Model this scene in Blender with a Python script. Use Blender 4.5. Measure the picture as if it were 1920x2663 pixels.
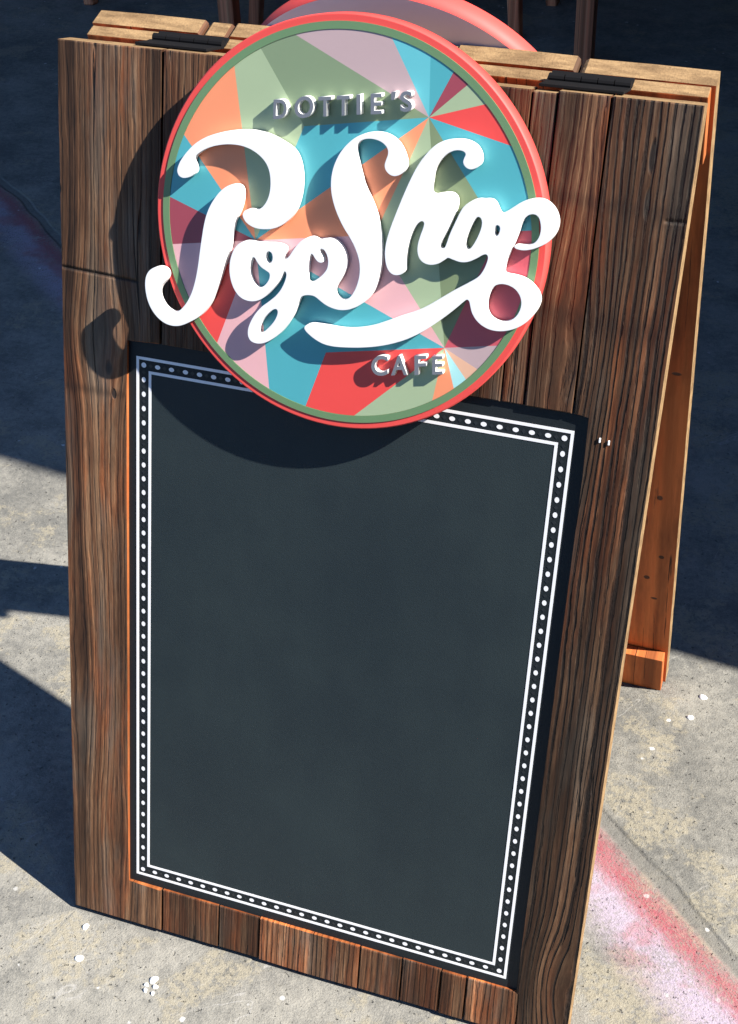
import bpy, bmesh, math, random
from mathutils import Matrix, Vector

for o in list(bpy.data.objects):
    bpy.data.objects.remove(o)
SC = bpy.context.scene
COL = SC.collection
R_ = math.radians
LIFT = 0.0075            # the boards stand on their inner bottom edges

# ------------------------------------------------------------------ camera
cam = bpy.data.cameras.new('camera')
cam.sensor_fit = 'VERTICAL'; cam.sensor_height = 36.0; cam.sensor_width = 36.0
cam.lens = 50.306
cam.shift_x = -2.78 / 2663; cam.shift_y = -24.3 / 2663
cam.clip_start = 0.02; cam.clip_end = 300
camo = bpy.data.objects.new('camera', cam); COL.objects.link(camo)
camo.matrix_world = Matrix((
    (0.9411072, -0.1832134, 0.2841655, 0.7462289),
    (0.3370017, 0.5762379, -0.7445668, -0.8977347),
    (-0.0273323, 0.7964814, 0.6040449, 1.4388476 + LIFT),
    (0, 0, 0, 1)))
SC.camera = camo

# ------------------------------------------------------------------ sky, sun, exposure
SUN = Vector((1.075, -0.113, 1.0)).normalized()
world = bpy.data.worlds.new('World'); SC.world = world; world.use_nodes = True
wn = world.node_tree.nodes; wl = world.node_tree.links
sky = wn.new('ShaderNodeTexSky'); sky.sky_type = 'NISHITA'; sky.sun_disc = False; sky.ozone_density = 9.0; sky.dust_density = 0.2
sky.sun_elevation = math.asin(SUN.z); sky.sun_rotation = math.atan2(SUN.x, SUN.y)
wl.new(sky.outputs[0], wn['Background'].inputs[0]); wn['Background'].inputs[1].default_value = 0.082
sl = bpy.data.lights.new('sun', 'SUN'); sl.energy = 5.0; sl.angle = R_(0.5); sl.color = (1.0, 0.95, 0.87)
so = bpy.data.objects.new('sun', sl); COL.objects.link(so)
so.rotation_euler = (-SUN).to_track_quat('-Z', 'Y').to_euler(); so.location = SUN * 12
vs = SC.view_settings
vs.view_transform = 'Standard'; vs.look = 'None'; vs.exposure = 1.4; vs.gamma = 1.0
SC.render.engine = 'CYCLES'
SC.cycles.max_bounces = 6; SC.cycles.diffuse_bounces = 4; SC.cycles.glossy_bounces = 2; SC.cycles.transmission_bounces = 0

# ------------------------------------------------------------------ node helpers
class G:
    """a material's node tree with small arithmetic helpers"""
    def __init__(s, name):
        s.m = bpy.data.materials.new(name); s.m.use_nodes = True
        s.n = s.m.node_tree.nodes; s.l = s.m.node_tree.links
        s.b = s.n['Principled BSDF']
    def put(s, sock, v):
        if hasattr(v, 'links'): s.l.new(v, sock)
        elif isinstance(v, (tuple, list)): sock.default_value = (*v, 1.0)[:len(sock.default_value)]
        else: sock.default_value = v
    def f(s, op, a, b=None, c=None, clamp=False):
        n = s.n.new('ShaderNodeMath'); n.operation = op; n.use_clamp = clamp
        for i, v in enumerate((a, b, c)):
            if v is not None: s.put(n.inputs[i], v)
        return n.outputs[0]
    def add(s, a, b): return s.f('ADD', a, b)
    def sub(s, a, b): return s.f('SUBTRACT', a, b)
    def mul(s, a, b): return s.f('MULTIPLY', a, b)
    def co(s):
        t = s.n.new('ShaderNodeTexCoord'); x = s.n.new('ShaderNodeSeparateXYZ')
        s.l.new(t.outputs['Object'], x.inputs[0]); return x.outputs
    def vec(s, x, y, z=0.0):
        c = s.n.new('ShaderNodeCombineXYZ')
        for i, v in enumerate((x, y, z)): s.put(c.inputs[i], v)
        return c.outputs[0]
    def noise(s, v, scale=1.0, detail=3.0, rough=0.55, dist=0.0):
        n = s.n.new('ShaderNodeTexNoise'); s.l.new(v, n.inputs['Vector'])
        n.inputs['Scale'].default_value = scale; n.inputs['Detail'].default_value = detail
        n.inputs['Roughness'].default_value = rough; n.inputs['Distortion'].default_value = dist
        return n.outputs['Fac']
    def voro(s, v, scale, rand=1.0):
        n = s.n.new('ShaderNodeTexVoronoi'); s.l.new(v, n.inputs['Vector'])
        n.inputs['Scale'].default_value = scale; n.inputs['Randomness'].default_value = rand
        return n.outputs['Distance']
    def smooth(s, x, lo, hi, a=0.0, b=1.0):
        n = s.n.new('ShaderNodeMapRange'); n.interpolation_type = 'SMOOTHSTEP'
        s.put(n.inputs[0], x); s.put(n.inputs[1], lo); s.put(n.inputs[2], hi); s.put(n.inputs[3], a); s.put(n.inputs[4], b)
        return n.outputs[0]
    def mix(s, f, a, b, mode='MIX'):
        n = s.n.new('ShaderNodeMix'); n.data_type = 'RGBA'; n.blend_type = mode
        s.put(n.inputs[0], f); s.put(n.inputs[6], a); s.put(n.inputs[7], b)
        return n.outputs[2]
    def prop(s, name):
        n = s.n.new('ShaderNodeAttribute'); n.attribute_type = 'OBJECT'; n.attribute_name = name
        return n.outputs['Fac']
    def bump(s, h, dist, strength=1.0):
        n = s.n.new('ShaderNodeBump'); s.put(n.inputs['Height'], h)
        n.inputs['Distance'].default_value = dist; n.inputs['Strength'].default_value = strength
        s.l.new(n.outputs[0], s.b.inputs['Normal'])
    def out(s, color=None, rough=None, metal=None, spec=None):
        if color is not None: s.put(s.b.inputs['Base Color'], color)
        if rough is not None: s.put(s.b.inputs['Roughness'], rough)
        if metal is not None: s.put(s.b.inputs['Metallic'], metal)
        if spec is not None: s.put(s.b.inputs['Specular IOR Level'], spec)
        return s.m

def paint(name, c, rough=0.45, var=0.12, bump=0.0):
    g = G(name); x, y, z = g.co(); v = g.vec(x, y, z)
    n = g.noise(v, 22, 5); n2 = g.noise(v, 260, 3)
    k = g.add(1 - var, g.mul(g.add(g.mul(n, .75), g.mul(n2, .25)), 2 * var))
    col = g.mix(1.0, c, g.vec(k, k, k), 'MULTIPLY')
    if bump: g.bump(n2, bump)
    return g.out(col, g.add(rough - .06, g.mul(n, .14)))

def wood(name, dark, mid, light, warm, knots=(), scores=(), burnt=(), grey=0.5, ridge_h=1.0, bump=.003):
    """plank coordinates: x across the grain, y along it; object properties: seed, tone, ridge"""
    g = G(name); x0, y, z = g.co(); x = x0
    seed = g.prop('seed'); tone = g.prop('tone'); ridge = g.prop('ridge')
    for (ku, kv, ru, rv, st) in knots:                               # grain flows round the knots
        dx = g.sub(x, ku); dy = g.sub(y, kv)
        d2 = g.add(g.f('POWER', g.mul(dx, 1 / ru), 2.0), g.f('POWER', g.mul(dy, 1 / rv), 2.0))
        x = g.sub(x, g.mul(g.mul(dx, g.f('EXPONENT', g.mul(d2, -0.5))), st))
    wob = g.sub(g.noise(g.vec(g.mul(x, 14.0), g.mul(y, 6.0), seed), 1.0, 5, .68), .5)
    xw = g.add(x, g.mul(wob, .0042))
    na = g.n.new('ShaderNodeTexNoise'); g.l.new(g.vec(g.mul(xw, 34.0), g.mul(y, 4.5), g.add(seed, 11.0)), na.inputs['Vector'])
    na.inputs['Scale'].default_value = 1.0; na.inputs['Detail'].default_value = 5.0; na.inputs['Roughness'].default_value = .62
    sep = g.n.new('ShaderNodeSeparateColor'); g.l.new(na.outputs['Color'], sep.inputs[0])
    n1, n2, n3 = sep.outputs
    coarse = g.noise(g.vec(g.mul(xw, 92.0), g.mul(y, .9), seed), 1.0, 4, .6)
    fine = g.noise(g.vec(g.mul(xw, 520.0), g.mul(y, 24.0), seed), 1.0, 4, .7)
    v = g.add(g.mul(coarse, .58), g.mul(fine, .42))
    col = g.mix(g.smooth(v, .33, .50), dark, mid)
    col = g.mix(g.smooth(v, .48, .64), col, light)
    col = g.mix(g.mul(g.smooth(n2, .46, .66), .8), col, g.mix(1.0, col, warm, 'MULTIPLY'))
    lum = g.add(.012, g.mul(v, .155))
    col = g.mix(g.mul(g.smooth(n1, .47, .66), grey), col, g.vec(g.mul(lum, 1.18), lum, g.mul(lum, .78)))
    band = g.noise(g.vec(g.mul(xw, 48.0), g.mul(y, .55), g.add(seed, 4.4)), 1.0, 2, .5)
    k = g.mul(g.add(.52, g.mul(g.smooth(n3, .28, .62), .58)), g.add(.55, g.mul(g.smooth(band, .36, .62), .72)))
    k = g.mul(k, tone)
    col = g.mix(1.0, col, g.vec(k, k, k), 'MULTIPLY')
    ph = g.add(g.mul(xw, 150.0), g.mul(g.add(coarse, n2), 1.7))
    rg = g.smooth(g.f('SINE', g.mul(ph, 2 * math.pi)), -.15, -.93)   # dark valleys of raised grain
    rg = g.mul(g.mul(rg, g.smooth(g.add(g.mul(n3, .6), g.mul(fine, .4)), .34, .50)), ridge)
    crn = g.f('ABSOLUTE', g.sub(g.noise(g.vec(g.mul(xw, 46.0), g.mul(y, .8), g.add(seed, 7.7)), 1.0, 2), .5))
    crack = g.mul(g.smooth(crn, .013, .003), g.smooth(n1, .50, .58))
    h = g.add(g.add(g.mul(coarse, .28), g.mul(fine, .10)), g.add(g.mul(rg, -1.3 * ridge_h), g.mul(crack, -1.0)))
    line = g.f('MAXIMUM', g.mul(rg, .9), g.mul(crack, .9))
    for (v0, u0, u1, w, sl) in scores:                               # old saw cuts and strap stains
        yy = g.add(g.add(g.sub(y, v0), g.mul(x0, sl)), g.mul(g.sub(fine, .5), .0016 if w < .004 else .012))
        s_ = g.f('EXPONENT', g.mul(g.f('POWER', g.mul(yy, 1 / w), 2.0), -1.0))
        s_ = g.mul(g.mul(s_, g.smooth(x0, u0 - .003, u0 + .003)), g.smooth(x0, u1 + .003, u1 - .003))
        s_ = g.mul(s_, .8 if w < .004 else .45)
        line = g.f('MAXIMUM', line, s_)
        if w < .004: h = g.sub(h, s_)
    for (ku, kv, ru, rv, st) in burnt:                               # dark ragged knots
        e = g.add(g.mul(g.sub(y, kv), 1 / rv), g.mul(g.sub(x0, ku), st))
        d2 = g.add(g.f('POWER', g.mul(g.sub(x0, ku), 1 / ru), 2.0), g.f('POWER', e, 2.0))
        m = g.smooth(g.add(d2, g.mul(g.sub(n1, .5), 2.2)), 1.1, .35)
        col = g.mix(g.mul(m, .88), col, g.mix(g.smooth(n2, .4, .62), (.012, .010, .009), (.060, .045, .036)))
        h = g.sub(h, g.mul(m, .35))
    col = g.mix(line, col, (.006, .004, .0035))
    g.bump(h, bump)
    return g.out(col, g.add(.55, g.mul(v, .25)), spec=.25)

def pale_wood(name, a, b):
    g = G(name); x, y, z = g.co(); v = g.vec(x, y, z)
    n = g.noise(g.vec(g.mul(x, 30.0), g.mul(y, 60.0), g.mul(z, 120.0)), 1.0, 5, .65); n2 = g.noise(v, 17, 3); n3 = g.noise(v, 420, 3)
    col = g.mix(g.smooth(n, .33, .66), a, b)
    col = g.mix(g.mul(g.smooth(n2, .50, .66), .6), col, g.mix(1.0, col, (.62, .60, .60), 'MULTIPLY'))
    col = g.mix(g.mul(g.smooth(n3, .64, .76), .5), col, (.05, .03, .02))
    g.bump(g.add(n, g.mul(n3, .3)), .002)
    return g.out(col, .75, spec=.2)

# ------------------------------------------------------------------ materials
KN = ((.044, .727, .026, .045, .55), (.520, .790, .020, .09, .7), (.606, .085, .024, .045, .85), (.01, .33, .022, .10, .6), (.06, .12, .018, .07, .5))
SCO = ((.7935, 0, .086, .0016, .04), (.668, .0, .075, .005, .0), (.955, .487, .61, .009, .06), (.885, .592, .61, .0018, -.05), (.872, .45, .60, .012, .1))
BURN = ((.052, .696, .0055, .011, 0.0), (.058, .668, .003, .006, 0.0), (.573, .968, .0032, .016, 3.0), (.574, .928, .0028, .014, 3.0))
M_WOOD = wood('weathered_brown_wood', (.020, .010, .0065), (.092, .043, .021), (.190, .105, .055), (1.40, .80, .50), KN, SCO, BURN)
M_EDGE = wood('routed_orange_edge', (.20, .055, .016), (.27, .080, .022), (.34, .11, .035), (1.1, .9, .8), grey=.0, ridge_h=.1, bump=.0008)
M_STAIN = wood('orange_stained_wood', (.42, .110, .028), (.48, .135, .036), (.54, .165, .050), (1.1, .88, .8), (), (),
               ((.585, .42, .004, .005, 0), (.592, .30, .004, .004, 0), (.575, .25, .004, .004, 0), (.586, .205, .005, .003, 0), (.594, .64, .006, .003, 0)), grey=.04, ridge_h=.1, bump=.001)
M_TOP = pale_wood('pale_sawn_wood', (.17, .105, .052), (.31, .20, .10))
M_STOOL = wood('red_brown_stool_wood', (.36, .11, .06), (.52, .19, .10), (.62, .30, .16), (1.2, .9, .8), grey=.1, ridge_h=.1, bump=.001)
M_HINGE = paint('black_hinge_steel', (.005, .005, .006), .8, .3); M_HINGE.node_tree.nodes['Principled BSDF'].inputs['Specular IOR Level'].default_value = .15
M_WHITE = paint('white_gloss_lettering', (.84, .84, .83), .35, .012)
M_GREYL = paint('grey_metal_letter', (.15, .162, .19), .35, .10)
M_DISCBACK = paint('grey_violet_disc_back', (.62, .61, .74), .7, .08)
M_RED = paint('coral_red_rim', (.72, .066, .056), .62, .08)
PAL = dict(green=(0.195, 0.262, 0.151), lgreen=(0.336, 0.422, 0.255), olive=(0.182, 0.234, 0.121), orange=(0.805, 0.268, 0.128), teal=(0.069, 0.355, 0.403), lteal=(0.114, 0.463, 0.517),
           maroon=(0.303, 0.051, 0.074), crimson=(0.537, 0.084, 0.108), pink=(0.712, 0.389, 0.403), pinkgrey=(0.457, 0.329, 0.336), red=(0.740, 0.062, 0.053), peach=(0.697, 0.403, 0.268), cyan=(0.362, 0.671, 0.671))
M_F = {k: paint('facet_' + k, c, .45, .05) for k, c in PAL.items()}
M_RING = paint('sage_green_ring', (.125, .225, .105), .45, .06)

g = G('chalkboard_paint'); x, y, z = g.co(); v = g.vec(x, y, z)
du = g.noise(v, 7, 5, .6); sm = g.noise(g.vec(g.mul(x, 30), g.mul(y, 8), z), 1.0, 4)
lvl = g.smooth(g.add(g.mul(du, .7), g.mul(sm, .3)), .3, .75)
fine = g.noise(v, 900, 2)
col = g.mix(lvl, (.0118, .0198, .0238), (.0165, .0270, .0300))
col = g.mix(g.mul(g.smooth(fine, .62, .8), .15), col, (.030, .042, .042))
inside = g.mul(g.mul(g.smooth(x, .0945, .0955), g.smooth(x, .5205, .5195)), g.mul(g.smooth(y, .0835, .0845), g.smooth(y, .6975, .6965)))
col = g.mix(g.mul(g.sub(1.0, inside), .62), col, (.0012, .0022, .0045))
g.bump(fine, .0002)
M_CHALK = g.out(col, g.add(.50, g.mul(du, .25)), spec=.35)
M_PRINT = paint('white_border_print', (.80, .80, .82), .5, .03)

# concrete with flaked paint, specks and a sprayed stripe
g = G('worn_concrete'); x, y, z = g.co(); v = g.vec(x, y, 0.0)
big = g.noise(v, 2.2, 5, .6); med = g.noise(v, 11, 6, .65); fin = g.noise(v, 75, 5, .7); grit = g.noise(v, 420, 3, .7)
t = g.add(g.add(g.mul(big, .30), g.mul(med, .30)), g.add(g.mul(fin, .25), g.mul(grit, .15)))
col = g.mix(g.smooth(t, .40, .60), (.118, .116, .107), (.262, .250, .218))
flake = g.add(g.mul(g.noise(v, 7.5, 7, .72), .7), g.mul(g.noise(g.vec(g.add(x, 5.0), y, 0), 1.5, 2), .3))
fm = g.smooth(flake, .515, .560)
fm = g.mul(fm, g.smooth(g.noise(v, 115, 5, .75), .40, .52))
col = g.mix(g.mul(fm, .75), col, g.mix(fin, (.225, .203, .152), (.335, .298, .218)))
pit = g.smooth(g.noise(v, 130, 3, .6), .37, .29)
col = g.mix(g.mul(pit, .6), col, (.06, .058, .055))
gr2 = g.noise(v, 260, 4, .8)
col = g.mix(g.mul(g.smooth(gr2, .56, .70), .45), col, (.34, .325, .285))
col = g.mix(g.mul(g.smooth(gr2, .45, .33), .5), col, (.075, .073, .068))
# stripe: distance from the edge of the sprayed band
ax, ay = .578, .34
wv = g.mul(g.sub(g.noise(v, 3.0, 3), .5), .05)
d = g.add(g.add(g.mul(g.sub(x, ax), -.639), g.mul(g.sub(y, ay), -.769)), wv)
fz = g.mul(g.sub(g.noise(g.vec(g.mul(g.add(x, y), 180.0), g.mul(g.sub(x, y), 60.0), 0), 1.0, 4, .7), .5), .035)
ds = g.add(d, fz)
spray = g.mul(g.mul(g.smooth(ds, -.002, .030), g.smooth(ds, .135, .075)), g.smooth(x, -.6, .5, .85, 1.0))
gaps = g.smooth(g.add(g.mul(g.noise(g.vec(g.mul(g.add(x, y), 330.0), g.mul(g.sub(x, y), 110.0), 0), 1.0, 3, .75), .72), g.mul(g.noise(v, 16, 4), .28)), .40, .56)
white_m = g.mul(g.smooth(ds, .030, .062), g.smooth(g.noise(v, 9, 3), .30, .52))
pc = g.mix(white_m, (.315, .080, .100), (.36, .30, .375))
pc = g.mix(g.mul(g.smooth(g.noise(g.vec(g.add(x, 3.0), y, 0), 16, 4), .52, .66), .6), pc, (.33, .11, .13))
pc = g.mix(g.mul(g.smooth(gaps, .45, .0), .42), pc, (.13, .105, .125))
col = g.mix(g.mul(spray, g.add(.50, g.mul(gaps, .47))), col, pc)
speck_d = g.mul(g.smooth(g.voro(v, 95), .16, .10), g.smooth(ds, .05, .08)); speck_d = g.mul(speck_d, g.smooth(ds, .14, .10))
col = g.mix(g.mul(speck_d, .7), col, (.03, .03, .035))
joint = g.mul(g.smooth(g.f('ABSOLUTE', g.add(d, .002)), .013, .006), .8)
col = g.mix(joint, col, g.mix(fin, (.10, .098, .09), (.20, .19, .17)))
# white drips
sp = g.mul(g.smooth(g.voro(g.vec(g.add(x, g.mul(fin, .012)), y, 0), 22), .085, .055), g.smooth(g.noise(v, 3.7, 2), .44, .56))
col = g.mix(g.mul(sp, .9), col, (.55, .55, .54))
scr = g.mul(g.smooth(g.f('ABSOLUTE', g.sub(g.noise(g.vec(g.mul(g.add(x, y), 3.0), g.mul(g.sub(x, y), 9.0), 0), 1.0, 3), .5)), .006, .001), g.smooth(g.noise(v, 6, 2), .55, .62))
col = g.mix(g.mul(scr, .6), col, (.32, .31, .29))
hh = g.add(g.add(g.mul(fin, .5), g.mul(grit, .35)), g.add(g.mul(fm, .07), g.mul(pit, -.5)))
hh = g.sub(hh, g.mul(joint, .9))
g.bump(hh, .0035)
M_GROUND = g.out(col, .82, spec=.3)
M_STUCCO = paint('dark_stucco', (.07, .066, .062), .85, .25, .004)
M_AWN = paint('dark_canvas', (.045, .045, .05), .9, .2)

# ------------------------------------------------------------------ object helpers
def link(name, me, parent=None, mats=(), mat4=None):
    o = bpy.data.objects.new(name, me); COL.objects.link(o)
    for m in mats: me.materials.append(m)
    if parent: o.parent = parent
    if mat4 is not None: o.matrix_local = mat4
    return o
def empty(name, loc=(0, 0, 0), rz=0.0):
    o = bpy.data.objects.new(name, None); COL.objects.link(o)
    o.location = loc; o.rotation_euler = (0, 0, rz); o.empty_display_size = .1
    return o
def tag(o, label, cat, group=None):
    o['label'] = label; o['category'] = cat
    if group: o['group'] = group
    return o
def done(bm, name):
    bmesh.ops.recalc_face_normals(bm, faces=bm.faces)
    me = bpy.data.meshes.new(name); bm.to_mesh(me); bm.free(); return me
def box_bm(bm, x0, x1, y0, y1, z0, z1, bev=0.0):
    vs_ = [bm.verts.new(p) for p in ((x0, y0, z0), (x1, y0, z0), (x1, y1, z0), (x0, y1, z0), (x0, y0, z1), (x1, y0, z1), (x1, y1, z1), (x0, y1, z1))]
    fs = [bm.faces.new([vs_[i] for i in q]) for q in ((3, 2, 1, 0), (4, 5, 6, 7), (0, 1, 5, 4), (1, 2, 6, 5), (2, 3, 7, 6), (3, 0, 4, 7))]
    if bev:
        es = list({e for f in fs for e in f.edges})
        bmesh.ops.bevel(bm, geom=es, offset=bev, segments=2, affect='EDGES', profile=.6)
def box(name, dims, parent, mats, mat4=None, bev=.001):
    bm = bmesh.new(); box_bm(bm, *dims, bev); return link(name, done(bm, name), parent, mats, mat4)
def prism(pts, z0, z1, bev=0.0, jitter=0.0, rng=None, step=.06):
    """extruded outline; long sides are cut up and jittered so sawn edges are not ruler straight"""
    out = []
    for i, p in enumerate(pts):
        q = pts[(i + 1) % len(pts)]
        L = math.hypot(q[0] - p[0], q[1] - p[1]); k = max(1, int(L / step)) if jitter else 1
        tx, ty = (q[0] - p[0]) / L, (q[1] - p[1]) / L
        for j in range(k):
            f_ = j / k; s_ = rng.uniform(-jitter, jitter) if (jitter and 0 < j) else 0.0
            out.append((p[0] + (q[0] - p[0]) * f_ - ty * s_, p[1] + (q[1] - p[1]) * f_ + tx * s_))
    bm = bmesh.new()
    a = [bm.verts.new((x_, y_, z0)) for x_, y_ in out]; b = [bm.verts.new((x_, y_, z1)) for x_, y_ in out]
    bm.faces.new(list(reversed(a))); top = bm.faces.new(b)
    n = len(out)
    for i in range(n): bm.faces.new((a[i], a[(i + 1) % n], b[(i + 1) % n], b[i]))
    if bev: bmesh.ops.bevel(bm, geom=list(top.edges), offset=bev, segments=2, affect='EDGES', profile=.5)
    return bm

# ------------------------------------------------------------------ the setting
bm = bmesh.new()
vv = [bm.verts.new(p) for p in ((-60, -60, 0), (60, -60, 0), (60, 60, 0), (-60, 60, 0))]; bm.faces.new(vv)
ground = link('ground', done(bm, 'ground'), None, (M_GROUND,)); ground['kind'] = 'structure'

def splat(pos, r, seed):
    rng = random.Random(seed); bm = bmesh.new(); n = 24
    p1, p2 = rng.uniform(0, 6), rng.uniform(0, 6)
    ps = [(math.cos(2 * math.pi * i / n), math.sin(2 * math.pi * i / n), r * (.74 + .12 * math.sin(4 * math.pi * i / n + p1) + .07 * math.sin(6 * math.pi * i / n + p2))) for i in range(n)]
    c = bm.verts.new((pos[0], pos[1], .0034))
    i1 = [bm.verts.new((pos[0] + a * q * .7, pos[1] + b * q * .7, .0030)) for a, b, q in ps]
    i2 = [bm.verts.new((pos[0] + a * q, pos[1] + b * q, .0004)) for a, b, q in ps]
    for i in range(n):
        j = (i + 1) % n
        bm.faces.new((c, i1[i], i1[j])); bm.faces.new((i1[i], i2[i], i2[j], i1[j]))
    o = link('paint_drop', done(bm, 'paint_drop'), ground, (M_WHITE,))
    for p in o.data.polygons: p.use_smooth = True
    return o
for i, (px, py, r) in enumerate(((.024, -.020, .0055), (.0385, -.062, .0065), (.136, -.060, .0068), (.131, -.069, .0035), (.142, -.068, .0042), (.133, -.076, .0035), (.143, -.077, .003),
                                 (.665, .60, .007), (.655, .555, .006), (.600, .622, .006), (.86, .92, .009))):
    splat((px, py), r, i)

# cafe building on the right and behind: its corner throws the shade behind the sign
cafe = tag(empty('cafe_building', (2.3, .5, 0)), 'dark stucco cafe building standing behind the sign and to its right', 'building')
box('wall', (0, 3.0, 0, 8.0, 0, 5.2), cafe, (M_STUCCO,), bev=.01)
box('wall', (-9.0, -.004, 4.6, 8.0, 0, 5.2), cafe, (M_STUCCO,), bev=.01)  # unseen rear wall, added to close off sky light behind the sign
box('roof_coping', (-.06, 3.06, -.06, 8.06, 5.203, 5.32), cafe, (M_STUCCO,), bev=.01)
blocker = tag(empty('fill_blocker', (2.3, -.95, 0)), 'unseen dark stucco shop across the gap from the cafe, outside the right of the view', 'building')  # unseen block added to cut sky fill and ground bounce on the sign
box('wall', (0, 3.0, -9.0, 0, 0, 5.0), blocker, (M_STUCCO,), bev=.01)
box('roof_coping', (-.06, 3.06, -9.06, .06, 5.003, 5.12), blocker, (M_STUCCO,), bev=.01)
aw = tag(empty('shade_awning', (2.2, 5.0, 0)), 'unseen dark canvas awning over the cafe seats behind the sign', 'shade_awning')  # unseen cover added to block sky light over the rear ground
bm = prism([(-3.5, 2.45), (0, 3.0), (0, 3.05), (-3.5, 2.50)], -7.5, 0.0)
cv = link('canopy', done(bm, 'canopy'), aw, (M_AWN,), Matrix.Rotation(R_(90), 4, 'Z') @ Matrix.Rotation(R_(90), 4, 'X') @ Matrix.Rotation(0, 4, 'Z'))
cv.matrix_local = Matrix(((0, 0, 1, 0), (1, 0, 0, 0), (0, 1, 0, 0), (0, 0, 0, 1)))
for px in (-7.4, -.1):
    box('post', (px - .03, px + .03, -3.45, -3.39, 0, 2.455), aw, (M_HINGE,), bev=.003)

# ------------------------------------------------------------------ stools and table under the awning
def leg_bm(bm, p0, p1, w0, w1):
    d = (Vector(p1) - Vector(p0)).normalized(); a = d.cross(Vector((0, 1, 0))).normalized(); b = d.cross(a)
    rings = []
    for p, w in ((p0, w0), (p1, w1)):
        rings.append([bm.verts.new(Vector(p) + a * sx * w + b * sy * w) for sx, sy in ((-1, -1), (1, -1), (1, 1), (-1, 1))])
    bm.faces.new(rings[0]); bm.faces.new(list(reversed(rings[1])))
    for i in range(4): bm.faces.new((rings[0][i], rings[0][(i + 1) % 4], rings[1][(i + 1) % 4], rings[1][i]))
    bmesh.ops.bevel(bm, geom=list(bm.edges), offset=.003, segments=1, affect='EDGES')
def wprop(o, seed, tone=1.0, ridge=0.0):
    o['seed'] = float(seed); o['tone'] = float(tone); o['ridge'] = float(ridge); return o
def stool(loc, rz, label, seed):
    t = tag(empty('wooden_stool', loc, rz), label, 'stool', 'wooden stools in the shade')
    w, s, h = .165, .125, .46
    for i, (sx, sy) in enumerate(((-1, -1), (1, -1), (1, 1), (-1, 1))):
        bm = bmesh.new(); leg_bm(bm, (sx * w, sy * w, .0), (sx * s, sy * s, h), .017, .021)
        wprop(link('leg', done(bm, 'leg'), t, (M_STOOL,)), seed + i)
    for i, (a, b) in enumerate((((-1, -1), (1, -1)), ((-1, 1), (1, 1)), ((-1, -1), (-1, 1)), ((1, -1), (1, 1)))):
        z_ = .19 if i < 2 else .23; k = w + (s - w) * z_ / h
        bm = bmesh.new(); leg_bm(bm, (a[0] * k, a[1] * k + .0005, z_), (b[0] * k + .0005, b[1] * k, z_), .011, .011) if i < 2 else box_bm(bm, a[0] * k - .011, a[0] * k + .011, -k, k, z_ - .011, z_ + .011)
        wprop(link('stretcher', done(bm, 'stretcher'), t, (M_STOOL,)), seed + 5 + i)
    bm = bmesh.new(); box_bm(bm, -.17, .17, -.17, .17, h, h + .032, .008)
    wprop(link('seat', done(bm, 'seat'), t, (M_STOOL,)), seed + 9)
    return t
tb = tag(empty('wooden_table', (-.58, 3.28, 0)), 'red brown wooden table with square legs behind the sign', 'table')
for i, (px, py) in enumerate(((-.53, -.34), (.53, -.31), (-.53, .34), (.53, .34))):
    bm = bmesh.new(); box_bm(bm, px - .025, px + .025, py - .025, py + .025, 0, .71, .004)
    wprop(link('leg', done(bm, 'leg'), tb, (M_STOOL,)), 30 + i)
bm = bmesh.new(); box_bm(bm, -.62, .62, -.42, .42, .71, .75, .006); wprop(link('table_top', done(bm, 'table_top'), tb, (M_STOOL,)), 37)
stool((-1.80, 3.24, 0), R_(-4), 'wooden stool beside the left end of the table', 40)
stool((-.88, 3.16, 0), R_(-6), 'wooden stool tucked under the left half of the table', 50)
stool((-.43, 3.28, 0), R_(-5), 'wooden stool tucked under the right half of the table', 60)

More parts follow.
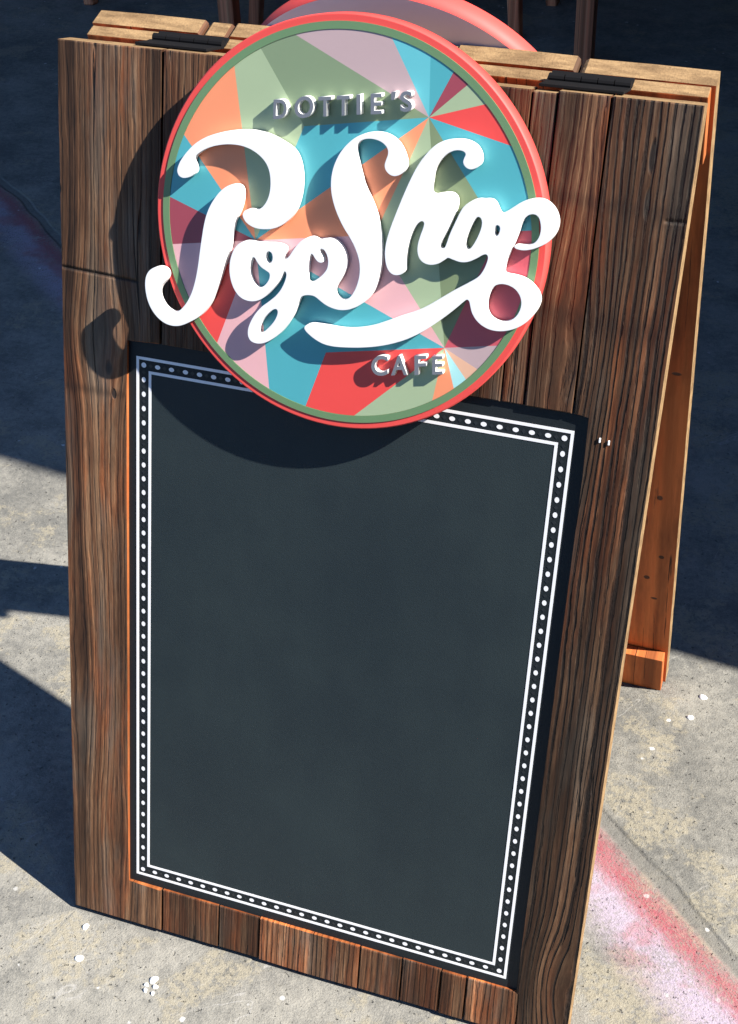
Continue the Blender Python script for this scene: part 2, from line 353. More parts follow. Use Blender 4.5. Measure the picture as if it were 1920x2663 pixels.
# ------------------------------------------------------------------ the sandwich board
# traced outlines in millimetres on the front leaf (u across, v up)
SCRIPT_P = [
 [(141.8,910.4),(145.1,919.0),(152.6,928.9),(160.2,936.9),(169.6,943.1),(180.8,948.1),(193.9,951.8),(206.9,954.2),(218.9,955.1),(230.0,953.8),(239.3,951.1),(247.7,947.4),(256.2,943.8),(260.6,939.3),(264.0,933.0),(266.3,924.8),(267.4,916.6),(267.2,908.1),(266.3,900.3),(264.1,891.5),(261.2,884.7),(256.4,878.5),(250.1,872.9),(244.6,869.6),(238.0,867.3),(228.6,866.2),(221.9,866.7),(216.1,869.0),(211.7,872.8),(209.5,877.3),(211.0,881.0),(215.7,883.6),(220.4,884.5),(225.3,882.7),(230.6,887.3),(234.6,893.9),(236.7,901.0),(237.1,908.7),(236.6,915.5),(234.9,922.1),(231.9,927.6),(227.1,932.1),(221.4,935.7),(214.8,938.5),(207.3,940.0),(197.9,940.3),(188.6,939.0),(179.2,936.5),(170.7,933.0),(164.1,928.4),(159.9,924.5),(159.3,921.0),(160.5,916.9),(162.0,913.6),(161.6,909.7),(156.8,905.7),(151.1,903.9),(147.2,903.8),(143.8,905.9)] ,
 [(202.7,904.8),(207.0,903.8),(209.0,901.1),(209.8,896.0),(209.3,889.9),(208.1,883.7),(205.9,877.7),(203.2,872.6),(201.1,867.9),(200.1,861.6),(199.1,855.3),(198.5,849.9),(198.1,845.9),(196.4,839.4),(194.1,833.7),(191.9,825.8),(189.7,817.8),(186.9,809.2),(183.7,800.6),(180.0,790.8),(175.7,782.8),(170.8,776.5),(165.0,771.4),(158.0,767.1),(151.0,762.9),(145.0,760.7),(137.9,760.1),(130.8,761.5),(123.7,765.6),(117.5,771.8),(112.9,779.6),(110.3,789.0),(109.3,798.2),(110.3,805.7),(113.3,811.2),(118.3,815.1),(124.4,817.1),(129.4,816.5),(132.9,814.0),(134.2,810.0),(133.0,805.7),(129.5,801.5),(126.0,797.8),(124.0,793.3),(124.3,788.2),(126.6,782.5),(131.2,777.1),(135.8,774.5),(141.8,774.0),(145.8,775.6),(150.8,780.5),(155.7,787.7),(160.0,797.1),(162.8,807.6),(165.1,818.9),(166.4,830.0),(167.7,840.9),(169.4,852.8),(170.7,862.2),(172.9,872.2),(176.6,881.5),(181.2,889.0),(186.8,896.7),(193.3,901.8),(198.0,903.9)] ,
]
SCRIPT_OPS = [
 [(203.4,846.6),(208.6,851.6),(214.7,854.1),(220.4,854.4),(225.7,853.1),(233.7,854.0),(243.1,855.3),(250.7,854.7),(255.0,852.2),(254.0,847.2),(251.7,842.5),(253.4,839.9),(257.9,844.2),(260.5,849.0),(264.0,854.7),(268.4,860.5),(273.8,864.3),(279.2,866.2),(283.0,865.5),(285.9,862.9),(291.3,865.7),(296.7,867.1),(302.3,866.3),(308.0,862.3),(312.0,856.8),(314.4,850.2),(314.2,843.2),(312.3,835.9),(309.0,829.3),(305.8,824.4),(303.6,819.2),(305.0,814.5),(309.1,811.6),(313.3,811.0),(317.9,812.6),(321.7,817.0),(325.4,824.6),(327.4,832.8),(328.2,840.8),(327.3,848.5),(324.8,856.4),(321.2,863.2),(316.1,871.2),(310.8,876.9),(306.8,883.2),(302.7,890.4),(299.1,898.4),(296.3,907.4),(295.2,916.5),(295.7,925.8),(298.3,936.0),(303.1,945.7),(309.8,953.8),(317.3,960.3),(325.9,964.5),(336.3,966.3),(344.2,965.7),(350.5,963.1),(356.0,959.7),(360.7,953.7),(363.9,946.8),(365.6,941.3),(364.7,936.3),(361.5,932.6),(357.3,929.8),(352.9,929.3),(348.4,931.5),(345.5,934.9),(344.6,938.9),(346.2,943.6),(348.0,948.7),(347.3,953.0),(343.1,957.1),(337.7,959.3),(330.6,959.9),(324.5,958.7),(319.4,955.7),(317.2,951.3),(317.9,944.0),(320.8,934.5),(324.6,923.3),(329.2,913.9),(334.2,906.1),(338.3,898.2),(342.1,888.6),(345.0,878.8),(346.8,868.8),(348.1,858.7),(348.1,849.6),(346.8,839.9),(344.7,830.9),(341.6,822.5),(336.6,814.7),(330.5,809.4),(324.3,805.4),(317.1,802.2),(308.8,801.3),(300.3,802.7),(293.6,805.7),(287.7,809.8),(284.8,811.6),(278.2,811.4),(272.2,809.6),(270.0,806.3),(267.9,799.2),(264.1,788.7),(258.8,779.7),(253.4,771.5),(248.7,767.1),(244.9,763.7),(239.2,759.6),(233.5,756.8),(226.6,756.2),(221.2,758.1),(218.6,763.3),(218.8,770.8),(222.0,778.7),(226.6,786.7),(232.1,793.5),(238.7,798.5),(246.1,805.1),(251.5,812.2),(255.0,820.7),(256.6,827.2),(255.5,830.6),(253.4,830.2),(251.9,825.7),(249.3,819.9),(244.8,813.9),(239.3,807.2),(234.7,802.5),(229.1,798.5),(222.4,796.4),(214.6,796.8),(208.7,799.6),(203.6,805.3),(200.0,812.9),(198.1,821.7),(198.1,829.8),(199.8,839.0)] ,
 [(222.3,839.8),(224.3,838.8),(226.3,834.6),(230.8,830.3),(235.7,828.3),(240.0,826.7),(239.7,822.1),(237.1,816.4),(232.4,811.7),(227.7,810.1),(222.3,812.5),(219.2,819.3),(218.0,826.3),(218.8,832.7),(220.5,837.8)] ,
 [(242.3,841.8),(241.2,837.2),(238.3,834.9),(235.2,836.3),(233.8,840.7),(234.8,845.3),(237.8,847.6),(240.8,846.1)] ,
 [(247.5,793.7),(249.3,791.9),(248.7,787.3),(246.1,781.4),(241.5,775.2),(235.9,769.3),(231.2,766.2),(228.7,767.7),(229.9,774.3),(234.5,782.4),(240.0,788.7),(244.2,792.5)] ,
 [(279.1,850.6),(281.4,850.5),(283.0,847.2),(286.0,843.7),(290.2,842.5),(292.7,844.6),(292.0,848.0),(288.8,851.9),(287.7,854.8),(289.5,856.6),(292.3,855.9),(295.3,851.9),(297.1,846.1),(296.9,839.0),(293.0,833.2),(287.7,828.0),(281.4,823.2),(277.2,823.0),(276.3,827.3),(277.0,836.3),(277.6,844.3)] ,
]
SCRIPT_HOP = [
 [(350.4,858.9),(350.7,867.6),(352.3,876.3),(355.1,886.9),(359.5,900.0),(363.8,913.1),(368.9,926.9),(374.0,939.0),(379.4,948.1),(386.1,957.2),(392.8,963.3),(399.4,966.0),(406.9,967.5),(414.4,968.5),(421.3,967.2),(427.4,964.3),(431.3,959.2),(432.9,953.0),(432.3,948.9),(429.2,945.4),(424.4,943.3),(420.9,943.6),(417.3,946.0),(415.7,949.4),(416.7,952.8),(418.5,955.8),(417.1,958.0),(412.8,958.9),(407.7,958.3),(401.2,955.0),(395.8,948.8),(391.6,941.8),(390.0,935.9),(390.2,931.1),(389.4,924.4),(389.4,919.5),(392.4,917.8),(398.2,920.2),(404.1,921.7),(409.3,921.7),(412.9,919.1),(414.6,914.8),(414.2,909.4),(413.3,905.9),(411.2,899.9),(407.8,889.5),(404.1,881.4),(401.4,875.2),(401.4,872.2),(403.7,871.0),(406.5,872.6),(407.6,876.8),(409.4,885.5),(413.4,895.2),(416.8,904.7),(419.7,910.9),(423.6,914.6),(428.4,918.1),(433.4,919.8),(437.7,919.2),(440.9,920.5),(445.2,920.4),(448.8,917.8),(451.5,912.4),(453.9,907.6),(457.9,911.1),(464.2,915.6),(468.8,919.8),(475.1,923.4),(483.1,926.0),(489.7,926.0),(495.8,923.6),(501.3,918.6),(504.4,912.5),(505.7,907.0),(505.0,900.4),(502.4,894.4),(498.0,889.3),(492.5,885.7),(485.4,881.8),(478.1,879.6),(471.3,879.9),(468.3,881.6),(469.0,883.5),(471.7,884.5),(476.7,884.4),(482.5,885.2),(486.5,887.3),(490.1,892.8),(491.0,899.4),(489.9,905.8),(487.6,911.2),(483.7,912.7),(478.8,911.6),(475.0,908.0),(473.1,902.8),(471.5,894.4),(468.9,886.7),(465.7,877.1),(463.4,870.1),(462.0,863.2),(461.5,857.2),(463.9,857.1),(471.2,857.0),(478.9,856.0),(485.1,853.5),(490.7,849.2),(495.5,844.0),(497.5,837.5),(496.1,830.5),(491.9,823.0),(486.6,816.2),(480.3,810.9),(472.1,806.7),(463.6,804.5),(454.9,804.4),(447.7,806.8),(441.1,811.0),(436.2,817.3),(434.2,823.9),(433.2,828.5),(430.8,830.1),(427.4,826.4),(421.8,820.3),(413.7,812.1),(402.1,801.6),(392.0,793.4),(385.1,788.6),(374.6,782.2),(361.3,776.5),(347.8,772.1),(334.0,769.0),(320.1,767.0),(306.1,765.5),(296.6,766.3),(288.9,769.2),(282.0,773.2),(277.1,777.0),(275.8,780.0),(277.8,782.6),(282.4,784.5),(290.0,784.9),(297.5,784.7),(306.9,784.3),(316.3,784.4),(328.3,786.2),(341.9,790.1),(355.3,796.6),(368.4,804.0),(383.4,810.4),(391.9,815.9),(404.5,825.4),(416.9,835.2),(429.3,843.4),(439.9,850.9),(442.5,855.9),(445.6,864.0),(447.0,870.0),(444.7,872.7),(441.4,871.4),(435.8,866.8),(428.5,862.4),(421.6,861.5),(414.5,863.1),(409.5,865.2),(407.6,862.1),(401.8,857.5),(395.0,855.1),(387.8,856.0),(383.1,859.6),(380.8,866.1),(380.8,872.1),(382.4,879.9),(385.2,888.7),(386.0,892.6),(383.4,894.3),(379.5,891.7),(375.6,885.3),(372.7,877.3),(371.2,867.8),(370.6,858.3),(370.8,850.6),(371.5,847.2),(369.4,844.3),(365.6,842.0),(360.2,841.3),(355.5,844.1),(352.4,849.7)] ,
 [(434.0,904.3),(437.1,903.3),(438.4,898.9),(437.6,893.0),(435.0,885.2),(431.4,877.2),(428.3,873.4),(425.7,873.9),(424.1,877.0),(424.4,882.9),(426.7,890.7),(429.5,897.7),(432.0,902.6)] ,
 [(451.9,899.4),(454.6,898.1),(454.9,895.2),(453.7,890.1),(451.7,888.6),(449.7,890.0),(449.9,894.6),(449.9,897.9)] ,
 [(453.4,845.6),(459.3,847.7),(466.1,848.1),(473.2,845.9),(478.4,840.7),(480.8,834.2),(480.3,827.3),(477.5,820.9),(472.9,815.9),(466.2,813.1),(458.4,813.2),(452.9,816.3),(449.3,821.8),(448.7,827.8),(450.1,835.7)] ,
]
FV= {'A': (379.7, 982.1), 'B': (411.3, 778.9), 'C': (220.0, 853.3), 'M': (263.9, 962.3), 'E': (336.7, 873.3), 'F': (451.5, 891.4), 'G': (295.9, 756.1), 'r0': (238.4, 1036.3), 'r1': (217.3, 1026.0), 'r2': (201.0, 1011.0), 'r3': (149.3, 947.0), 'r4': (129.8, 886.5), 'r5': (131.1, 837.9), 'r6': (146.9, 781.2), 'r7': (186.7, 742.9), 'r8': (245.4, 705.2), 'r9': (275.9, 698.3), 'r10': (311.8, 696.7), 'r11': (391.9, 724.9), 'r12': (416.0, 742.2), 'r13': (431.3, 753.3), 'r14': (444.7, 767.3), 'r15': (465.1, 798.6), 'r16': (476.7, 896.1), 'r17': (456.0, 952.5), 'r18': (431.2, 990.7), 'r19': (410.8, 1007.5), 'r20': (395.6, 1020.0), 'r21': (370.5, 1035.2), 'r22': (329.2, 1046.7)}
CAPS_A = [
('D', (236.7, 966.4), (249.8, 968.4), (236.5, 983.4)) ,
('O', (256.9, 969.0), (274.9, 971.9), (256.8, 988.0)) ,
('T', (280.0, 973.1), (292.1, 974.8), (279.1, 990.0)) ,
('T', (297.1, 975.6), (309.4, 977.3), (296.2, 992.5)) ,
('I', (315.7, 978.5), (319.4, 979.1), (314.6, 995.5)) ,
('E', (328.8, 980.1), (339.0, 981.5), (327.6, 997.4)) ,
("'", (345.9, 993.9), (350.2, 994.7), (346.5, 1001.0)) ,
('S', (355.6, 984.8), (366.5, 986.5), (354.3, 1002.1)) ,
]
CAPS_B = [
('C', (344.7, 742.7), (360.9, 745.7), (343.5, 762.1)) ,
('A', (364.1, 746.5), (379.7, 749.3), (362.7, 765.2)) ,
('F', (386.7, 750.6), (398.0, 752.8), (385.2, 768.8)) ,
('E', (403.7, 753.7), (413.7, 755.7), (402.2, 771.2)) ,
]
H, W, T = 1.013, .61, .024
A_ = R_(15.3)
FRONT = Matrix(((1, 0, 0, 0), (0, math.sin(A_), -math.cos(A_), 0), (0, math.cos(A_), math.sin(A_), LIFT), (0, 0, 0, 1)))
TH = .5428
def fw(u, v, n): return FRONT @ Vector((u, v, n))
bt = Vector((0, 1.0243 - 1.0124 * math.cos(TH), -.0667 - 1.0124 * math.sin(TH)))      # inner bottom edge of the rear leaf
o_ = FRONT @ bt
up = (FRONT.to_3x3() @ Vector((0, math.cos(TH), math.sin(TH))))
on = (FRONT.to_3x3() @ Vector((0, math.sin(TH), -math.cos(TH))))
BACK = Matrix(((1, up.x, on.x, o_.x), (0, up.y, on.y, o_.y), (0, up.z, on.z, o_.z), (0, 0, 0, 1)))   # u, v up, n outwards (n = 0 inner face)
HB = 1.0124

board = tag(empty('sandwich_board', (0, 0, 0)), 'reclaimed wood sandwich board with a round sign and a blank chalkboard', 'sandwich board')
OP = (.0725, .549, .0590, .7290)
def plank(pts, seed, tone, ridge, frame, mats, z0, z1, jit=.00012):
    rng = random.Random(seed)
    bm = prism(pts, z0, z1, .0012, jit, rng)
    bmesh.ops.recalc_face_normals(bm, faces=bm.faces)
    for f in bm.faces:
        c = f.calc_center_median(); n = f.normal
        if len(mats) > 1 and abs(n.z) < .3:
            if OP[0] - .003 < c.x < OP[1] + .003 and OP[2] - .003 < c.y < OP[3] + .003 and abs(n.x) + abs(n.y) > .9:
                onb = min(abs(c.x - OP[0]), abs(c.x - OP[1]), abs(c.y - OP[2]), abs(c.y - OP[3])) < .002
                if onb: f.material_index = 1
            elif c.y > H - .004 and n.y > .7: f.material_index = 2
            elif c.x > W - .003 and n.x > .7: f.material_index = 2
    me = bpy.data.meshes.new('plank'); bm.to_mesh(me); bm.free()
    return wprop(link('plank', me, board, mats, frame), seed, tone, ridge)
FM = (M_WOOD, M_EDGE, M_TOP)
u0, u1, v0, v1 = OP
plank([(0, 0), (.1158, 0), (.1158, v0), (u0, v0), (u0, v1), (.1096, v1), (.1096, H), (0, H)], 1, 1.08, .13, FRONT, FM, -T, 0)
plank([(.5540, 0), (W, 0), (W, H), (.5332, H), (.5332, v1), (u1, v1), (u1, v0), (.5540, v0)], 2, .86, 1.0, FRONT, FM, -T, -.0006)
top_j = [.1112, .1905, .2426, .3666, .4170, .4635, .4862, .5322]
for i in range(len(top_j) - 1):
    a, b = top_j[i] + .0008, top_j[i + 1] - .0008
    plank([(a, v1), (b, v1), (b, H - .0012 * (i % 3)), (a, H - .0012 * (i % 3))], 10 + i, (.80, .86, .9, .9, .82, .82, 1.12)[i], (.2, .2, .2, .2, .1, .15, .2)[i], FRONT, FM, -T, -.0006 * (i % 3) - .0004)
bot_j = [.1172, .1905, .2426, .3666, .4170, .4635, .4925, .5535]
for i in range(len(bot_j) - 1):
    a, b = bot_j[i] + .0008, bot_j[i + 1] - .0008
    plank([(a, 0), (b, 0), (b, v0 - .0004 * (i % 2)), (a, v0 - .0004 * (i % 2))], 20 + i, (.86, .84, 1.7, .84, .9, .86, 1.7)[i], (.1, .1, .5, .1, .2, .1, .4)[i], FRONT, FM, -T, -.0007 * ((i + 1) % 3) - .0004)

# chalkboard set into the opening, with its printed border
cb = box('chalkboard', (.060, .5615, .047, .741, -.0125, -.0048), None, (M_CHALK,), bev=0)
cb.data.materials.clear(); cb.data.materials.append(M_CHALK)
cb.parent = board; cb.matrix_local = FRONT
# routed housing behind the planks' faces: the board sits in front of a backing sheet
def frame_bm(r, w, z0, z1):
    bm = bmesh.new(); (a, b, c, d) = r
    o = [(a, c), (b, c), (b, d), (a, d)]; i_ = [(a + w, c + w), (b - w, c + w), (b - w, d - w), (a + w, d - w)]
    vs0 = [bm.verts.new((*p, z1)) for p in o]; vs1 = [bm.verts.new((*p, z1)) for p in i_]
    ws0 = [bm.verts.new((*p, z0)) for p in o]; ws1 = [bm.verts.new((*p, z0)) for p in i_]
    for k in range(4):
        j = (k + 1) % 4
        bm.faces.new((vs0[k], vs0[j], vs1[j], vs1[k])); bm.faces.new((vs0[k], ws0[k], ws0[j], vs0[j])); bm.faces.new((vs1[j], ws1[j], ws1[k], vs1[k]))
    return bm
PR = (.0815, .5355, .0700, .7115)
for r in (PR, (PR[0] + .0140, PR[1] - .0140, PR[2] + .0140, PR[3] - .0140)):
    bm = frame_bm(r, .0030, -.0047, -.0044); link('border_line', done(bm, 'border_line'), cb, (M_PRINT,))
bm = bmesh.new()
cx0, cx1, cy0, cy1 = PR[0] + .0085, PR[1] - .0085, PR[2] + .0085, PR[3] - .0085
def dot(cx, cy, rx, ry):
    vs_ = [bm.verts.new((cx + rx * math.cos(2 * math.pi * k / 12), cy + ry * math.sin(2 * math.pi * k / 12), -.0044)) for k in range(12)]
    bm.faces.new(vs_)
NX, NY = 28, 40
for k in range(NX + 1):
    xx = cx0 + (cx1 - cx0) * k / NX
    for yy in (cy0, cy1): dot(xx, yy, .0030, .0023) if 0 < k < NX else dot(xx, yy, .0028, .0028)
for k in range(1, NY):
    yy = cy0 + (cy1 - cy0) * k / NY
    for xx in (cx0, cx1): dot(xx, yy, .0023, .0029)
db = link('dot_border', done(bm, 'dot_border'), cb, (M_PRINT,)); db['kind'] = 'stuff'
bm = bmesh.new()                                                     # faint lozenges between the dots
M_ORN = paint('dark_border_ornament', (.012, .015, .018), .5, .1)
def loz(cx, cy, r):
    vs_ = [bm.verts.new((cx + r * math.cos(math.pi / 2 * k), cy + r * math.sin(math.pi / 2 * k), -.0045)) for k in range(4)]; bm.faces.new(vs_)
for k in range(NX):
    for yy in (cy0, cy1): loz(cx0 + (cx1 - cx0) * (k + .5) / NX, yy, .0024)
for k in range(NY):
    for xx in (cx0, cx1): loz(xx, cy0 + (cy1 - cy0) * (k + .5) / NY, .0024)
ob = link('ornament_border', done(bm, 'ornament_border'), cb, (M_ORN,)); ob['kind'] = 'stuff'

# rails, rear leaf, hinges
wprop(box('rail', (.02, .59, .905, 1.002, -T - .019, -T - .0005), board, (M_STAIN,), FRONT), 70)
wprop(box('rail', (.02, .59, .004, .050, -T - .019, -T - .0005), board, (M_STAIN,), FRONT), 71)
BM_ = (M_STAIN, M_STAIN, M_TOP)
bj = [0, .118, .146, .292, .372, .4870, W]
for i in range(len(bj) - 1):
    a, b = bj[i] + (.0009 if i else 0), bj[i + 1] - (.0012 if i < len(bj) - 2 else 0)
    rng = random.Random(80 + i)
    hh = HB - .0015 * (i % 2)
    c1 = (.0, .003, .003, .0, .0, .003, .0)[i + 1] if i + 1 < len(bj) - 1 else 0.0; c0 = (.0, .003, .002, .0, .0, .005, .0)[i]
    outline = [(a, 0), (b, 0)] + ([(b, hh - c1), (b - c1 * .9, hh)] if c1 else [(b, hh)]) + ([(a + c0 * 1.2, hh), (a + c0 * .5, hh - c0 * .5), (a, hh - c0)] if c0 else [(a, hh)])
    bm = prism(outline, .0003, .0223, .0012, .0002, rng, .05)
    bmesh.ops.recalc_face_normals(bm, faces=bm.faces)
    for f in bm.faces:
        c = f.calc_center_median()
        if f.normal.y > .7 and c.y > hh - .004: f.material_index = 1
        elif c.x > W - .003 and f.normal.x > .7: f.material_index = 1
        elif f.normal.z > .5 or (abs(f.normal.x) > .5 and c.x < W - .003): f.material_index = 2
    me = bpy.data.meshes.new('plank'); bm.to_mesh(me); bm.free()
    wprop(link('plank', me, board, (M_STAIN, M_TOP, M_WOOD), BACK), 80 + i, 1.0, .0)
def rail_two(dims, seed):
    bm = bmesh.new(); box_bm(bm, *dims, .0012); bmesh.ops.recalc_face_normals(bm, faces=bm.faces)
    for f in bm.faces:
        if f.normal.y > .7 and dims[3] > .5: f.material_index = 1
    me = bpy.data.meshes.new('rail'); bm.to_mesh(me); bm.free()
    wprop(link('rail', me, board, (M_STAIN, M_TOP), BACK), seed)
rail_two((.001, .6064, HB - .075, HB - .0015, -.0166, -.0016), 90)
rail_two((.001, .6064, .0004, .080, -.0158, -.0005), 91)
for a, b in ((.076, .150), (.466, .540)):
    bm = bmesh.new()
    box_bm(bm, a, b, 1.0140, 1.0165, -.046, -.012, .0004)              # leaf on the front top edge
    seg = 5
    for k in range(seg):                                               # knuckles
        x0_ = a + (b - a) * k / seg + .0004; x1_ = a + (b - a) * (k + 1) / seg - .0004
        r0, n = .0044, 12
        ra = [bm.verts.new((x0_, 1.0182 + r0 * math.cos(2 * math.pi * i / n), -.050 + r0 * math.sin(2 * math.pi * i / n))) for i in range(n)]
        rb = [bm.verts.new((x1_, 1.0182 + r0 * math.cos(2 * math.pi * i / n), -.050 + r0 * math.sin(2 * math.pi * i / n))) for i in range(n)]
        bm.faces.new(ra); bm.faces.new(list(reversed(rb)))
        for i in range(n): bm.faces.new((ra[i], ra[(i + 1) % n], rb[(i + 1) % n], rb[i]))
    hg = link('hinge', done(bm, 'hinge'), board, (M_HINGE,), FRONT)
    bm = bmesh.new(); box_bm(bm, a, b, HB - .0008, HB + .0015, -.0155, -.004, .0004)
    lf = link('leaf', done(bm, 'leaf'), hg, (M_HINGE,)); lf.matrix_local = FRONT.inverted() @ BACK

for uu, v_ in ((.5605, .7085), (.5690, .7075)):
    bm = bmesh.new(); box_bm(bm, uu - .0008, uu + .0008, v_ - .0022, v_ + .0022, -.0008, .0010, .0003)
    link('glint_fleck', done(bm, 'glint_fleck'), board, (M_WHITE,), FRONT)  # white flecks painted in for glints off small fixings

# ------------------------------------------------------------------ round sign
CX, CY, RR = .3065, .8729, .1893
N0, N1 = .0015, .0212
def disc_bm(cx, cy, r, z0, z1, n=160, bev=.0012):
    bm = bmesh.new()
    a = [bm.verts.new((cx + r * math.cos(2 * math.pi * i / n), cy + r * math.sin(2 * math.pi * i / n), z0)) for i in range(n)]
    b = [bm.verts.new((cx + (r - bev) * math.cos(2 * math.pi * i / n), cy + (r - bev) * math.sin(2 * math.pi * i / n), z1)) for i in range(n)]
    m_ = [bm.verts.new((cx + r * math.cos(2 * math.pi * i / n), cy + r * math.sin(2 * math.pi * i / n), z1 - bev)) for i in range(n)]
    bot = bm.faces.new(list(reversed(a))); bm.faces.new(b)
    for i in range(n):
        j = (i + 1) % n
        bm.faces.new((a[i], a[j], m_[j], m_[i])); bm.faces.new((m_[i], m_[j], b[j], b[i]))
    bot.material_index = 1
    return bm
def disc(frame, base, label, thick=0.0, du=0.0, dv=0.0):
    bm = disc_bm(CX + du, CY + dv, RR, base + N0, base + N1 + thick)
    me = bpy.data.meshes.new('sign_disc'); bmesh.ops.recalc_face_normals(bm, faces=bm.faces); bm.to_mesh(me); bm.free()
    o = link('sign_disc', me, board, (M_RED, M_DISCBACK), frame); o['label'] = label
    return o
front_disc = disc(FRONT, 0.0, 'round sign with coral rim, coloured facets and raised white script')
rear_disc = disc(BACK, .0223, 'grey violet back of the rear round sign showing above the boards', .006, -.0085, -.0073)
for p in front_disc.data.polygons: p.use_smooth = abs(p.normal.z) < .5
for p in rear_disc.data.polygons: p.use_smooth = abs(p.normal.z) < .5

RF, RG = .1757, .1826
def ring_bm(r0, r1, z0, z1, n=160):
    bm = bmesh.new()
    c = [(math.cos(2 * math.pi * i / n), math.sin(2 * math.pi * i / n)) for i in range(n)]
    L = [[bm.verts.new((CX + r * a, CY + r * b, z)) for a, b in c] for r, z in ((r1, z0), (r1, z1), (r0, z1), (r0, z0))]
    for k in range(3):
        for i in range(n): bm.faces.new((L[k][i], L[k][(i + 1) % n], L[k + 1][(i + 1) % n], L[k + 1][i]))
    return bm
link('ring', done(ring_bm(RF + .0002, RG, N1 - .0005, N1 + .0009), 'ring'), front_disc, (M_RING,))

def clip_circle(poly, r, n=180):
    P = [tuple(p) for p in poly]
    for k in range(n):
        a = 2 * math.pi * (k + .5) / n; nx, ny = math.cos(a), math.sin(a)
        out = []
        for i in range(len(P)):
            p, q = P[i], P[(i + 1) % len(P)]
            dp = (p[0] - CX) * nx + (p[1] - CY) * ny - r; dq = (q[0] - CX) * nx + (q[1] - CY) * ny - r
            if dp <= 0: out.append(p)
            if (dp < 0 < dq) or (dq < 0 < dp):
                t_ = dp / (dp - dq); out.append((p[0] + (q[0] - p[0]) * t_, p[1] + (q[1] - p[1]) * t_))
        P = out
        if len(P) < 3: return []
    return P
FP = {}
for k, (a, b) in FV.items():
    a, b = a / 1000, b / 1000
    if k[0] == 'r':
        d_ = math.hypot(a - CX, b - CY); s_ = RF * 1.08 / d_; a, b = CX + (a - CX) * s_, CY + (b - CY) * s_
    FP[k] = (a, b)
FACETS = [('green', 'r0 r1 M A'), ('lgreen', 'r1 r2 C M'), ('orange', 'r2 r3 C'), ('teal', 'r3 r4 C'), ('maroon', 'r4 r5 C'), ('pink', 'r5 r6 C'), ('red', 'r6 r7 C'),
          ('pink', 'r7 r8 C'), ('teal', 'C r8 r9 G B'), ('red', 'B G r9 r10'), ('lgreen', 'B r10 r11'), ('orange', 'B r11 r12'), ('cyan', 'B r12 r13'), ('peach', 'B r13 r14'),
          ('pinkgrey', 'B r14 r15'), ('crimson', 'B r15 r16 F'), ('olive', 'A B F'), ('lgreen', 'A E B'), ('pink', 'C B E'), ('orange', 'C E A'), ('teal', 'C A M'),
          ('pinkgrey', 'A r22 r0'), ('lteal', 'A r22 r21'), ('teal', 'A r21 r20'), ('maroon', 'A r20 r19'), ('lgreen', 'A r19 r18'), ('red', 'A r18 r17'), ('teal', 'A r17 r16 F')]
for colr, ks in FACETS:
    P = clip_circle([FP[k] for k in ks.split()], RF)
    if len(P) < 3: continue
    Q = [P[0]]
    for p in P[1:]:
        if math.hypot(p[0] - Q[-1][0], p[1] - Q[-1][1]) > 1e-5: Q.append(p)
    area = sum(Q[i][0] * Q[(i + 1) % len(Q)][1] - Q[(i + 1) % len(Q)][0] * Q[i][1] for i in range(len(Q)))
    if area < 0: Q.reverse()
    me = bpy.data.meshes.new('facet'); me.from_pydata([(*p, N1 + .0004) for p in Q], [], [list(range(len(Q)))]); me.update()
    link('facet', me, front_disc, (M_F[colr],))

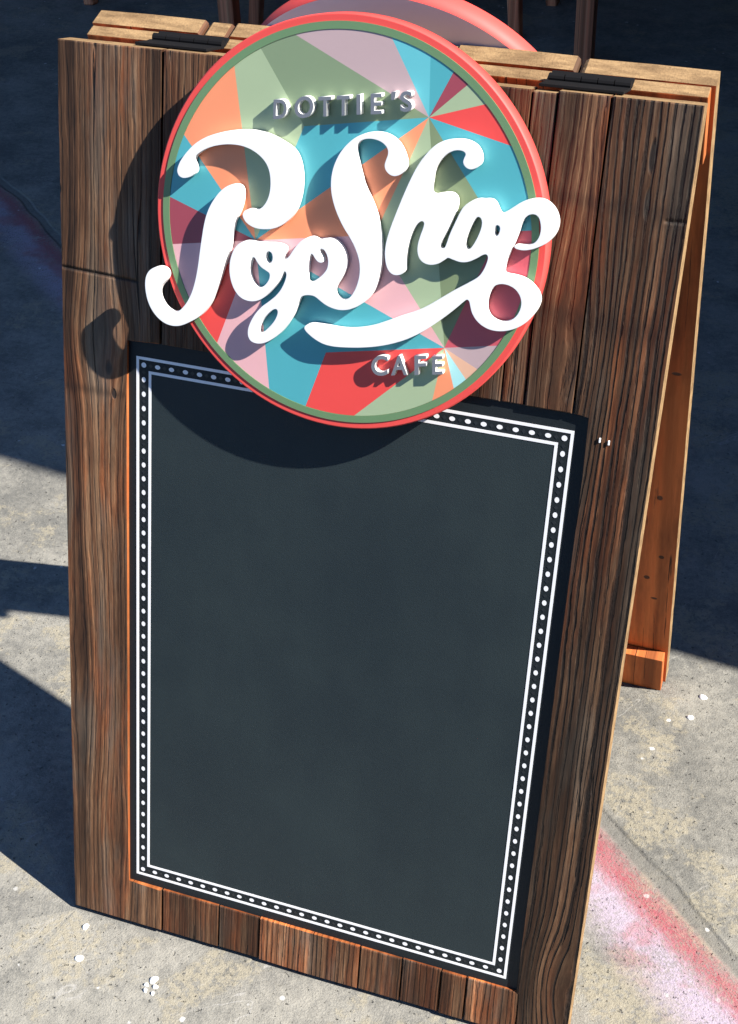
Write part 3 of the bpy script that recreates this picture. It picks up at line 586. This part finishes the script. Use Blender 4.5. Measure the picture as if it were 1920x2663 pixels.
def smooth_loop(pts, k=5):
    out = []; n = len(pts)
    for i in range(n):
        p0, p1, p2, p3 = pts[i - 1], pts[i], pts[(i + 1) % n], pts[(i + 2) % n]
        for j in range(k):
            t_ = j / k
            out.append(tuple(.5 * (2 * p1[c] + (p2[c] - p0[c]) * t_ + (2 * p0[c] - 5 * p1[c] + 4 * p2[c] - p3[c]) * t_ ** 2 + (3 * p1[c] - p0[c] - 3 * p2[c] + p3[c]) * t_ ** 3) for c in (0, 1)))
    return out
def relax(pts):
    n = len(pts)
    return [tuple(pts[i][c] * .6 + (pts[i - 1][c] + pts[(i + 1) % n][c]) * .2 for c in (0, 1)) for i in range(n)]
def curve_mesh(cu):
    o = bpy.data.objects.new('tmp', cu); COL.objects.link(o)
    bpy.context.view_layer.update()
    dg = bpy.context.evaluated_depsgraph_get()
    me = bpy.data.meshes.new_from_object(o.evaluated_get(dg)); bpy.data.objects.remove(o); return me
LZ0, LZ1 = N1 + .0018, N1 + .0100
def script(loops, name):
    cu = bpy.data.curves.new(name, 'CURVE'); cu.dimensions = '2D'; cu.fill_mode = 'BOTH'
    bv = .0004
    cu.extrude = (LZ1 - LZ0) / 2 - bv; cu.bevel_depth = bv; cu.bevel_resolution = 2; cu.offset = -bv
    for lp in loops:
        q = smooth_loop(relax([(a / 1000, b / 1000) for a, b in lp]))
        sp_ = cu.splines.new('POLY'); sp_.points.add(len(q) - 1); sp_.use_cyclic_u = True
        for i, p in enumerate(q): sp_.points[i].co = (p[0], p[1], 0, 1)
    me = curve_mesh(cu)
    for v_ in me.vertices: v_.co.z += (LZ0 + LZ1) / 2
    me.materials.clear()
    o = link('script_letter', me, front_disc, (M_WHITE,))
    return o

script(SCRIPT_P, 'script_letter'); script(SCRIPT_OPS, 'script_letter'); script(SCRIPT_HOP, 'script_letter')
# small raised capitals
def capital(ch, bl, br, tl, h):
    cu = bpy.data.curves.new('capital', 'FONT'); cu.body = ch; cu.size = 1.0; cu.extrude = .5; cu.offset = .022; cu.resolution_u = 6
    me = curve_mesh(cu)
    xs = [v_.co.x for v_ in me.vertices]; ys = [v_.co.y for v_ in me.vertices]
    x0_, x1_, y0_, y1_ = min(xs), max(xs), min(ys), max(ys)
    bl, br, tl = [Vector((a / 1000, b / 1000)) for a, b in (bl, br, tl)]
    for v_ in me.vertices:
        s_, t_ = (v_.co.x - x0_) / (x1_ - x0_), (v_.co.y - y0_) / (y1_ - y0_)
        p = bl + (br - bl) * s_ + (tl - bl) * t_
        v_.co = (p.x, p.y, N1 + .0003 + (v_.co.z + .5) * h)
    me.materials.clear()
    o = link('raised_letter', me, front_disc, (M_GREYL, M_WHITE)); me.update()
    for p in me.polygons: p.material_index = 0 if abs(p.normal.z) > .7 else 1  # sides coloured white to carry the sunlit look of the letter edges
    return o
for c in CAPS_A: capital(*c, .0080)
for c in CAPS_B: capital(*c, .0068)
